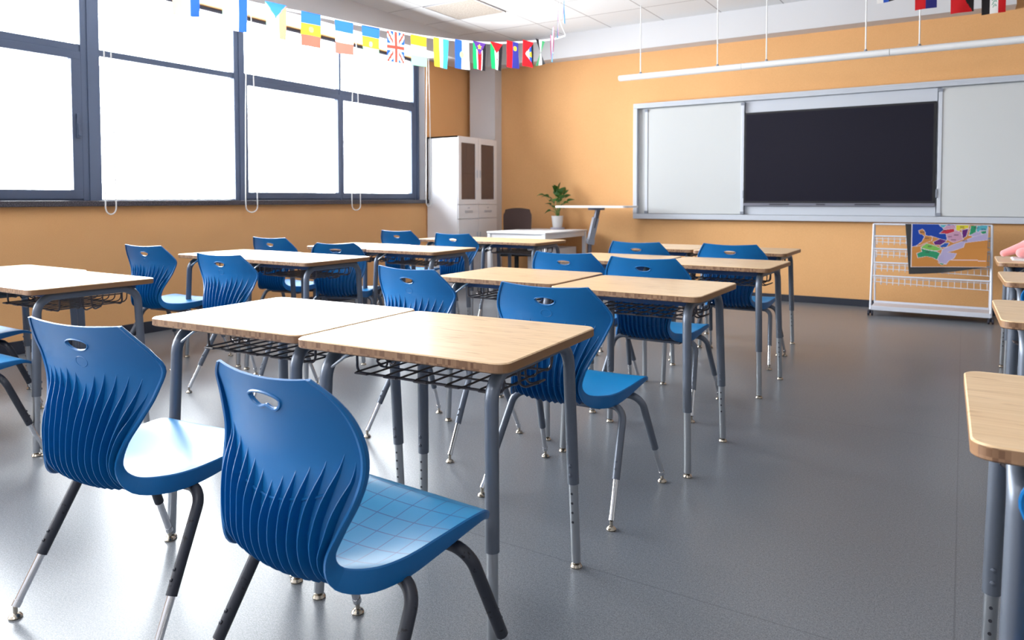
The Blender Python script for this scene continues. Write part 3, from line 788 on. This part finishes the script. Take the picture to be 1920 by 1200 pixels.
# ------------------------------------------------------------------ rolling wire rack
rk = thing('wire_rack', 'white rolling wire display rack standing against the front wall under the whiteboard', 'rack', (-.265, 8.1, 0))
RX0, RX1 = -.495, .495
for x in (RX0, RX1):
    bm = bmesh.new(); tube(bm, [(x, -.23, .06), (x, -.02, .893)], .011, 10); link('front_post', bm, M['rack'], rk)
    bm = bmesh.new(); tube(bm, [(x, .20, .06), (x, .05, .893)], .009, 10); link('rear_post', bm, M['rack'], rk)
    for y in (-.23, .20):
        bm = bmesh.new()
        for dx in (-.016, .016): lathe(bm, [(.02, -.009), (.026, -.007), (.026, .007), (.02, .009)], (x+dx, y, .026), 16, axis=(1,0,0))
        tube(bm, [(x, y, .026), (x, y, .065)], .008, 8); tube(bm, [(x-.018, y, .026), (x+.018, y, .026)], .006, 8)
        link('caster', bm, M['wheel'], rk)
bm = bmesh.new(); tube(bm, [(RX0, -.02, .893), (RX1, -.02, .893)], .009, 8); tube(bm, [(RX0, .05, .893), (RX1, .05, .893)], .009, 8)
for x in (RX0, RX1): tube(bm, [(x, -.02, .893), (x, .05, .893)], .009, 8)
link('top_rail', bm, M['rack'], rk)
for z in (.775, .650, .515, .385):
    yf = lerp(-.23, -.02, (z-.06)/.833)
    bm = bmesh.new()
    tube(bm, [(RX0, yf, z), (RX1, yf, z)], .0085, 8)
    tube(bm, [(RX0, yf+.10, z-.03), (RX1, yf+.10, z-.03)], .004, 6); tube(bm, [(RX0, yf-.01, z-.055), (RX1, yf-.01, z-.085)], .0035, 6)
    n = 19
    for i in range(n):
        x = lerp(RX0+.03, RX1-.03, i/(n-1))
        tube(bm, [(x, yf, z), (x, yf-.008, z-.03), (x, yf-.01, z-.082), (x, yf+.03, z-.087), (x, yf+.10, z-.03)], .0024, 5)
    link('shelf_basket', bm, M['rack'], rk)
bm = bmesh.new(); box(bm, RX0, RX1, -.225, .19, .070, .080); box(bm, RX0, RX1, -.238, -.225, .055, .098, bevel=.003); box(bm, RX0, RX1, .18, .19, .055, .098)
link('bottom_shelf', bm, M['rack'], rk, False)

# printed map mat hung over the rack; traced in a 0..1 frame of the mat (u right, v down)
def poly(*p): return [( (x-515)/(1108-515), (y-66)/(410-66) ) for x, y in p]
C = dict(sea=(.012,.055,.36), orange=(.60,.25,.06), lgreen=(.22,.52,.10), dgreen=(.03,.30,.14), purple=(.13,.02,.19), red=(.52,.03,.06), yellow=(.72,.62,.04), pink=(.58,.32,.46), lav=(.46,.40,.62), blue2=(.02,.10,.42), cyan=(.10,.42,.52), line=(.75,.55,.55))
REG = [
 ('sea', poly((515,50),(740,50),(900,60),(860,120),(790,200),(700,170),(670,160),(620,210),(590,235),(515,252))),
 ('lav', poly((765,265),(850,225),(940,190),(1000,160),(1108,125),(1108,190),(1000,205),(940,215),(930,250),(850,280),(810,290),(880,300),(860,340),(820,360),(800,390),(740,370),(725,340),(755,300))),
 ('orange', poly((572,118),(605,102),(627,125),(632,155),(688,165),(682,200),(640,215),(590,240),(545,248),(600,205),(620,165),(600,150),(580,145))),
 ('lgreen', poly((600,245),(640,218),(700,235),(768,265),(722,282),(660,275),(590,256))),
 ('dgreen', poly((592,258),(650,272),(722,283),(752,300),(728,355),(690,335),(640,325),(570,338),(560,300),(600,285))),
 ('dgreen', poly((728,370),(800,384),(765,395))),
 ('pink', poly((755,80),(860,66),(865,110),(905,125),(930,185),(850,215),(800,190),(790,150))),
 ('red', poly((735,140),(770,108),(852,96),(860,124),(800,145),(770,140))),
 ('yellow', poly((862,66),(968,66),(960,98),(915,100),(885,122),(862,110))),
 ('purple', poly((908,108),(965,95),(950,160),(915,182))),
 ('purple', poly((688,208),(745,180),(800,196),(780,215),(755,232),(705,235))),
 ('blue2', poly((738,242),(785,212),(822,215),(800,250),(755,255))),
 ('lav', poly((960,150),(1000,110),(1108,80),(1108,130),(1000,165))),
 ('dgreen', poly((975,72),(1058,70),(1048,105),(990,145),(962,158))),
 ('cyan', poly((1020,70),(1108,66),(1100,110),(1050,110),(1035,130),(1015,115))),
 ('dgreen', poly((1045,118),(1095,110),(1100,135),(1060,142))),
 ('cyan', poly((730,66),(800,66),(775,95),(750,88))),
]
TXT = [(605,130),(640,180),(665,245),(650,290),(745,205),(820,165),(870,150),(850,190),(935,195),(910,85),(1020,90),(1070,100),(775,115)]
def inpoly(p, q):
    x, y = p; c = False; n = len(q)
    for i in range(n):
        x1, y1 = q[i]; x2, y2 = q[i-1]
        if (y1 > y) != (y2 > y) and x < (x2-x1)*(y-y1)/(y2-y1)+x1: c = not c
    return c
def edist(p, q):
    best = 9; x, y = p
    for i in range(len(q)):
        x1, y1 = q[i-1]; x2, y2 = q[i]; dx, dy = x2-x1, y2-y1; L2 = dx*dx+dy*dy
        t = max(0, min(1, ((x-x1)*dx+(y-y1)*dy)/L2)); best = min(best, sqrt((x-x1-t*dx)**2+(y-y1-t*dy)**2))
    return best
def mapcol(u, v):
    if u < .012: return (.75,.68,.70)
    px, py = u*593+515, v*344+66
    if v > .985: return (.75,.68,.70)
    for tx, ty in TXT:
        if abs(px-tx) < 17 and abs(py-ty) < 6 and (int(px*1.0/5)+int(py/4)) % 2 == 0: return (.05,.03,.06)
    col = None; border = False
    for name, q in REG:
        if inpoly((u, v), q):
            col = C[name]; border = edist((u, v), q) < .008
    if col is not None: return (.70,.62,.68) if border else col
    if 835 < px < 1100 and abs(py-(352 + (8 if px > 1040 else 0))) < 3: return C['line']
    return C['orange']
def mat_pos(u, v, off=0.):
    # u 0..1 across, v 0..1 down ; lower right corner curls toward the viewer
    w = lerp(.63, .615, v); x = lerp(-.428, -.424, v) + w*u + .265
    zb = lerp(.485, .515, u)
    z = lerp(.90, zb, v)
    yrack = lerp(-.02, -.23, (.893-z)/.833) - .018
    curl = max(0, u-.45)/.55 * max(0, v-.55)/.45
    y = yrack - .035*curl - .012*sin(pi*v)*u - off
    return Vector((x, y, z))
mp = thing('map_mat', 'colourful printed map mat hanging over the wire rack, black backing curled at the bottom', 'map', (-.265, 8.1, 0))
bm = bmesh.new(); cl = bm.loops.layers.color.new('Col'); nu, nv = 150, 96; g = [[bm.verts.new(mat_pos(i/nu, j/nv, .004)) for i in range(nu+1)] for j in range(nv+1)]
for j in range(nv):
    for i in range(nu):
        f = bm.faces.new((g[j][i], g[j+1][i], g[j+1][i+1], g[j][i+1])); c = [q*.72 for q in mapcol((i+.5)/nu, (j+.5)/nv)]
        for l in f.loops: l[cl] = (*[x**(1/2.2) for x in c], 1)
o = link('printed_face', bm, M['map'], mp, 'keep')
bm = bmesh.new(); g0 = []; g1 = []
for j in range(25):
    v = j/24*1.0; r0 = []; r1 = []
    for i in range(25):
        u = -.085*(1-v*.75) + i/24*(1.085*(1) - .085*v*.0) if i == 0 else i/24
        vv = v * (1 + (.16*(1-max(0, i/24))**1.2 + .05*sin(pi*i/24) if True else 0))
        p = mat_pos(u, vv, -.002); r0.append(bm.verts.new(p)); r1.append(bm.verts.new(p + Vector((0, .006, 0))))
    g0.append(r0); g1.append(r1)
for g_ in (g0, g1):
    for j in range(24):
        for i in range(24): bm.faces.new((g_[j][i], g_[j+1][i], g_[j+1][i+1], g_[j][i+1]))
for j in range(24):
    for i in (0, 24): bm.faces.new((g0[j][i], g0[j+1][i], g1[j+1][i], g1[j][i]))
for i in range(24):
    for j in (0, 24): bm.faces.new((g0[j][i], g0[j][i+1], g1[j][i+1], g1[j][i]))
link('backing', bm, M['black'], mp)

# ------------------------------------------------------------------ plush and paper on the far right desk
def metablob(name, balls, m, parent=None, res=.012):
    mb = bpy.data.metaballs.new(name); mb.resolution = res; mb.render_resolution = res; mb.threshold = .3
    o = bpy.data.objects.new(name, mb); COL.objects.link(o)
    for x, y, z, r in balls:
        e = mb.elements.new(); e.co = (x, y, z); e.radius = r
    bpy.context.view_layer.update()
    dg = bpy.context.evaluated_depsgraph_get(); me = bpy.data.meshes.new_from_object(o.evaluated_get(dg))
    bpy.data.objects.remove(o); me.materials.clear(); me.materials.append(m); me.shade_smooth(); me.name = name
    q = bpy.data.objects.new(name, me); COL.objects.link(q)
    if parent: q.parent = parent
    return q
ps = thing('plush_toy', 'pink plush toy lying on the farthest desk at the right edge', 'toy', (.36, 5.72, .765))
metablob('body', [(.0,.0,.06,.085), (.06,.02,.065,.09), (.12,.0,.06,.085)], M['pink'], ps)
metablob('arm', [(-.13 + .022*k, -.02, .025 + .010*k, .032 + .003*k) for k in range(7)], M['pink'], ps)
metablob('arm', [(-.04 + .022*k, -.075, .035 + .004*k, .045) for k in range(6)], M['pink'], ps)
pp = bmesh.new()
for k in range(3): box(pp, .27+.004*k, .49, 5.55, 5.80, .7555+.003*k, .758+.003*k)
tag(link('paper_stack', pp, M['paper'], None, False), 'thin stack of white paper under the pink plush toy', 'paper')

# ------------------------------------------------------------------ pendant light tubes (switched off)
ROD = [(-3.273, -1.935, (-3.027, -2.184)), (-1.931, -.601, (-1.694, -.80)), (-.597, .74, (-.363, .50))]
labs = ['left section of the white pendant light tube before the front wall, one free end', 'middle section of the white pendant light tube before the front wall', 'right section of the white pendant light tube, running out of the frame']
for (x0, x1, rods), lab in zip(ROD, labs):
    pt = thing('pendant_light', lab, 'light', ((x0+x1)/2, 7.5, 2.49), group='pendant light tubes over the board'); cx = (x0+x1)/2
    bm = bmesh.new(); n = 16; a = []; b = []
    for k in range(n):
        t = 2*pi*k/n; yy = .045*cos(t); zz = .033*sin(t)
        a.append(bm.verts.new((x0-cx, yy, zz))); b.append(bm.verts.new((x1-cx, yy, zz)))
    for k in range(n): bm.faces.new((a[k], a[(k+1)%n], b[(k+1)%n], b[k]))
    bm.faces.new(a); bm.faces.new(b[::-1]); link('housing', bm, M['lamp'], pt)
    for x in rods:
        bm = bmesh.new(); tube(bm, [(x-cx, 0, .04), (x-cx, 0, ZC-2.49)], .006, 8); link('hanging_rod', bm, M['lamp'], pt)
        bm = bmesh.new(); lathe(bm, [(.014, .03), (.014, .045), (.006, .05)], (x-cx, 0, 0), 12); link('rod_clip', bm, M['greyplastic'], pt)

# ceiling vent
vt = thing('ceiling_vent', 'square beige mesh vent panel among the white ceiling tiles', 'vent', (-4.727, 6.58, ZC-.008))
bm = bmesh.new(); box(bm, -.325, .325, -.325, .325, 0, .008); link('mesh_panel', bm, M['vent'], vt, False)
bm = bmesh.new()
for a in (-.33, .32): box(bm, a, a+.01, -.33, .33, -.004, .008); box(bm, -.33, .33, a, a+.01, -.004, .008)
link('rim', bm, M['white_wall'], vt, False)

# blind cords on the window wall
CORDS = [(3.242, 1.031, .043, 'white blind cord loop nearest the viewer, hanging over the sill at the left pane'),
         (4.610, 1.026, .068, 'white blind cord loop hanging beside the thick middle mullion'),
         (6.036, 1.026, .068, 'white blind cord loop hanging by the thin mullion of the far panes'),
         (7.35, 1.06, .05, 'white blind cord loop hanging at the cabinet side')]
for y, z, hw, lab in CORDS:
    bm = bmesh.new(); pts = []
    y0 = y
    pts.append((-5.87, y0-hw*.35, HEAD)); pts.append((-5.87, y0-hw*.8, 2.0)); pts.append((-5.87, y0-hw, z+.12))
    for k in range(9):
        a = pi + pi*k/8; pts.append((-5.87, y0+hw*cos(a), z+.055+.055*sin(a)))
    pts.append((-5.87, y0+hw, z+.12)); pts.append((-5.87, y0+hw*.8, 2.0)); pts.append((-5.87, y0+hw*.35, HEAD))
    tube(bm, pts, .0055, 7); tag(link('blind_cord', bm, M['cord']), lab, 'cord', 'blind cords on the window wall')

# ------------------------------------------------------------------ bunting flags
W_, K_, R_, G_, B_, Y_ = (.85,.85,.85), (.012,.010,.012), (.62,.01,.015), (.01,.33,.10), (.02,.09,.50), (.80,.55,.03)
NV = (.03,.03,.22); OR = (.80,.38,.02); CY = (.05,.42,.75); PU=(.09,.03,.22)
def vbands(*c):   # stripes side by side
    n = len(c); return lambda u, v: c[min(n-1, int(u*n))]
def hbands(*c):
    n = len(c); return lambda u, v: c[min(n-1, int(v*n))]
def tri(base, color, depth=.45):
    return lambda u, v: color if v < depth*(1-abs(u-.5)*2) else base(u, v)
def emblem(base, color, cu, cv, r):
    return lambda u, v: color if ((u-cu)**2 + ((v-cv)*1.5)**2) < r*r else base(u, v)
def star(base, color, cu, cv, r):
    def f(u, v):
        x, y = u-cu, (v-cv)*1.5; a = math.atan2(x, -y); d = sqrt(x*x+y*y)
        k = abs(((a/(2*pi/5)) % 1) - .5)*2
        return color if d < r*(.42+.58*k**1.5) else base(u, v)
    return f
def union(u, v):
    x, y = (u-.5)*2, (v-.5)*2; a, b = abs(x), abs(y)
    if a < .14 or b < .10: return (.70,.06,.04)
    if a < .28 or b < .20: return W_
    d = abs(a-b)/1.414
    if d < .09: return (.70,.06,.04)
    if d < .24: return W_
    return B_
def antigua(u, v):
    # red with a wedge of black, blue and white opening to the right
    w = abs(v-.5)
    if u > .28 and w < (u-.28)*.62:
        if u > .80: return K_
        if u > .62: return emblem(lambda a, b: B_, Y_, .78, .5, .16)(u, v)
        return W_
    return R_
def antigua2(u, v):
    if u > .55 - .1 and v < (u-.2)*1.2+.1:
        return (.05,.10,.55) if u < .66 and v < .45 else K_
    return R_
FL = {
 'a': (vbands((.75,.35,.25), W_, B_), 'peach, white and blue striped flag on the bunting, at the top edge over the windows'),
 'b': (vbands((.35,.80,.45), W_, B_), 'flag with green, white and blue upright stripes on the bunting'),
 'c': (tri(vbands((.35,.80,.45), W_, (.85,.25,.15)), (.04,.20,.70), .42), 'flag with a blue triangle over green, white and red stripes'),
 'd': (emblem(hbands((.03,.14,.62), Y_, (.75,.12,.08)), (.65,.35,.15), .5, .5, .12), 'blue, yellow and red flag with a small emblem'),
 'e': (hbands((.03,.14,.62), W_, (.80,.14,.10)), 'blue, white and red banded flag on the bunting'),
 'f': (emblem(hbands((.03,.14,.62), Y_, (.3,.75,.3)), (.25,.60,.25), .5, .55, .13), 'blue, yellow and green flag with green diamonds on the bunting'),
 'g': (union, 'flag with red and white crosses on blue, on the bunting'),
 'h': (hbands(OR, W_, (.25,.70,.35)), 'orange, white and green banded flag on the bunting'),
 'i': (vbands(Y_, Y_, W_, CY, CY), 'flag with yellow, white and light blue upright stripes'),
 'j': (emblem(vbands((.02,.09,.50), W_), (.35,.62,.20), .5, .5, .17), 'half blue, half white flag with a green emblem'),
 'k': (star(tri(lambda u, v: (G_ if u < .28 else W_ if u < .36 else R_ if u < .64 else W_ if u < .72 else K_), PU, .46), Y_, .5, .17, .17), 'green, red and black striped flag with a yellow star on a blue triangle'),
 'l': (emblem(tri(lambda u, v: (G_ if u < .33 else W_ if u < .67 else K_), R_, .40), R_, .52, .62, .07), 'green, white and black striped flag with a red triangle on top'),
 'm': (emblem(vbands(R_, R_, NV, NV), Y_, .72, .25, .14), 'half red, half navy flag with a yellow emblem, before the corner'),
 'n': (antigua, 'red flag with a white, blue and black wedge, close to the corner'),
 'o': (vbands(K_, W_, (.05,.25,.1)), 'dark brown and white flag twisted nearly edge-on at the corner'),
 'p': (vbands((.55,.15,.30), W_, (.1,.3,.5)), 'edge-on flag hanging at the turn of the bunting'),
 'q': (vbands(R_, R_, NV, NV), 'half red, half navy flag hanging over the light rod at upper right'),
 'r': (antigua2, 'red flag with a black and blue wedge at upper right'),
 's': (lambda u, v: (K_ if u < .36 else (.02,.30,.20) if (.42 < u < .62 and v < .8 and (int(u*34)+int(v*22)) % 3 == 0) else W_ if u < .68 else R_), 'black, white and red striped flag with small green script at upper right'),
 't': (vbands(W_, B_, K_), 'flag whose dark lower corner just dips into the frame at the top right'),
}
fcache = {}
def make_flag(key, p, yaw, tw=0., w=.150, h=.225, lab=None):
    fn, lb_ = FL[key]
    bm = bmesh.new(); cl = bm.loops.layers.color.new('Col'); nu, nv = 26, 36; g = []
    ph = random.uniform(0, 6)
    for j in range(nv+1):
        v = j/nv; row = []
        for i in range(nu+1):
            u = i/nu; a = tw*v
            x = (u-.5)*w*(1-.03*v); y = .007*v*sin(ph+u*5+v*3)
            row.append(bm.verts.new((x*cos(a)-y*sin(a), x*sin(a)+y*cos(a), -h*v)))
        g.append(row)
    for j in range(nv):
        for i in range(nu):
            f = bm.faces.new((g[j][i], g[j+1][i], g[j+1][i+1], g[j][i+1])); c = fn((i+.5)/nu, (j+.5)/nv)
            for l in f.loops: l[cl] = (*[x**(1/2.2) for x in c], 1)
    o = link('bunting_flag', bm, M['flag'], None, 'keep', loc=p, rotz=yaw)
    tag(o, lab or lb_, 'flag', 'flags of the bunting')
    return o
# camera basis (needed only to know where the string runs; points are world positions)
CH = 1.15
def sagged(P, n=12):
    out = []
    for i in range(len(P)-1):
        for k in range(n): out.append(catmull(P, (i + k/n)/(len(P)-1)))
    out.append(P[-1]); return [Vector(q) for q in out]
S1 = [(-4.21,2.03,2.60), (-3.95,2.93,2.432), (-3.78,3.40,2.402), (-3.58,4.02,2.380), (-3.50,4.475,2.402), (-3.407,5.13,2.470), (-3.261,5.815,2.604), (-3.19,6.05,2.68)]
S2 = [(-3.19,6.05,2.68), (-2.98,5.52,2.735), (-2.66,5.0,2.78), (-2.2,4.2,2.86), (-1.4,2.8,3.02), (-.6,1.6,3.257)]
S3 = [(-1.4,7.4,3.257), (-.90,7.28,3.10), (-.605,7.10,3.09), (-.285,6.688,2.897), (-.038,6.661,2.828), (.165,6.609,2.782), (.45,6.60,2.81), (1.0,6.6,2.80), (1.9,6.7,3.257)]
def string(P, lab):
    bm = bmesh.new(); pts = sagged(P)
    prev = None
    for p in pts:
        q = [bm.verts.new(p+Vector((0,0,.008))), bm.verts.new(p+Vector((0,0,-.008))), ]
        if prev: bm.faces.new((prev[0], prev[1], q[1], q[0]))
        prev = q
    r = bmesh.ops.solidify(bm, geom=list(bm.faces), thickness=.0015)
    return tag(link('bunting_ribbon', bm, M['cord']), lab, 'ribbon', 'ribbons of the bunting')
string(S1, 'white ribbon carrying flags along the window side'); string(S2, 'white ribbon carrying edge-on flags from the front corner back over the desks'); string(S3, 'white ribbon at the top right carrying flags toward the viewer')
F1 = [('a',(-3.92,2.636,2.46)),('b',(-3.792,2.877,2.405)),('c',(-3.741,3.145,2.401)),('d',(-3.704,3.403,2.391)),('e',(-3.663,3.665,2.383)),('f',(-3.611,3.875,2.382)),
      ('g',(-3.559,4.084,2.378)),('h',(-3.513,4.29,2.384)),('i',(-3.462,4.5,2.397)),('j',(-3.413,4.708,2.414)),('k',(-3.38,4.906,2.433)),('l',(-3.345,5.107,2.461)),
      ('m',(-3.311,5.307,2.503)),('n',(-3.276,5.507,2.54)),('o',(-3.26,5.697,2.582))]
for i, (k, p) in enumerate(F1):
    q = F1[min(i+1, len(F1)-1)][1]; r = F1[max(i-1, 0)][1]
    make_flag(k, p, atan2(q[1]-r[1], q[0]-r[0]), tw=(1.2 if k == 'o' else .12*((i*7) % 3 - 1)))
plab = ['edge-on flag right at the front turn of the bunting', 'edge-on flag just before the turn of the bunting, over the beam',
        'edge-on pale flag hanging below the ceiling grid', 'edge-on flag at the top edge, nearest the viewer on the returning ribbon']
for p, lab, y in (((-3.20,5.80,2.63), plab[0], radians(110)), ((-3.091,5.628,2.657), plab[1], radians(124)), ((-2.841,5.255,2.70), plab[2], radians(122)), ((-2.613,4.926,2.72), plab[3], radians(114))):
    make_flag('p', p, y, lab=lab)
for k, p in (('t', (-.605,7.10,3.09)), ('q', (-.285,6.688,2.897)), ('r', (-.038,6.661,2.828)), ('s', (.165,6.609,2.782))):
    make_flag(k, p, -.12 if k != 't' else -.4, h=.235, w=.158)

# ------------------------------------------------------------------ light
w = bpy.data.worlds.new('World'); scene.world = w; w.use_nodes = True
bg = w.node_tree.nodes['Background']; bg.inputs[0].default_value = (.93,.965,1,1); bg.inputs[1].default_value = 26.0
# daylight through the windows (portals guide the sampling of the sky)
def area(name, loc, rot, sx, sy, power, col=(1,1,1), portal=False):
    l = bpy.data.lights.new(name, 'AREA'); l.shape = 'RECTANGLE'; l.size = sx; l.size_y = sy; l.energy = power; l.color = col
    if portal: l.cycles.is_portal = True
    o = bpy.data.objects.new(name, l); o.location = loc; o.rotation_euler = rot; COL.objects.link(o); return o
area('window_portal', (-6.22, (W0+W1)/2, (SILL+HEAD)/2), (0, -pi/2, 0), HEAD-SILL, W1-W0, 1, portal=True)
# added fill panels, unseen behind the camera, to brighten the room
for y in (-1.2,):
    for x in (-3.6, -.9):
        t = thing('added_fill_light', 'added fill-light panel on the ceiling, unseen behind the camera', 'light', (x, y, ZC-.03), group='added rear fill lights')
        bm = bmesh.new(); box(bm, -.62, .62, -.16, .16, 0, .03); link('housing', bm, M['lamp'], t, False)
        bm = bmesh.new(); box(bm, -.60, .60, -.14, .14, -.006, 0); link('fill_emitter', bm, emis('fill_emission', (1,.985,.96), 27.), t, False)

# ------------------------------------------------------------------ camera
FPX, yaw, pit, roll, SY = 1352.83, radians(32.0294), radians(2.14932), radians(-.0944), -175.9
f = Vector((-sin(yaw)*cos(pit), cos(yaw)*cos(pit), -sin(pit))); r = Vector((cos(yaw), sin(yaw), 0)); u = r.cross(f)
r2 = r*cos(roll) + u*sin(roll); u2 = -r*sin(roll) + u*cos(roll)
cd = bpy.data.cameras.new('Camera'); cam = bpy.data.objects.new('Camera', cd); COL.objects.link(cam)
cam.matrix_world = Matrix(((r2.x, u2.x, -f.x, 0), (r2.y, u2.y, -f.y, 0), (r2.z, u2.z, -f.z, CH), (0,0,0,1)))
cd.sensor_fit = 'HORIZONTAL'; cd.sensor_width = 36; cd.lens = FPX/1920*36; cd.shift_y = SY/1920; cd.clip_start = .05
cd.dof.use_dof = True; cd.dof.focus_distance = 2.2; cd.dof.aperture_fstop = 5.6
scene.camera = cam

vs = scene.view_settings; vs.view_transform = 'Standard'; vs.look = 'None'; vs.gamma = 1; vs.use_curve_mapping = False; vs.exposure = 0.28
scene.cycles.max_bounces = 10; scene.cycles.diffuse_bounces = 6; scene.cycles.use_denoising = True
scene.cycles.caustics_reflective = False; scene.cycles.caustics_refractive = False
scene.cycles.sample_clamp_indirect = 6
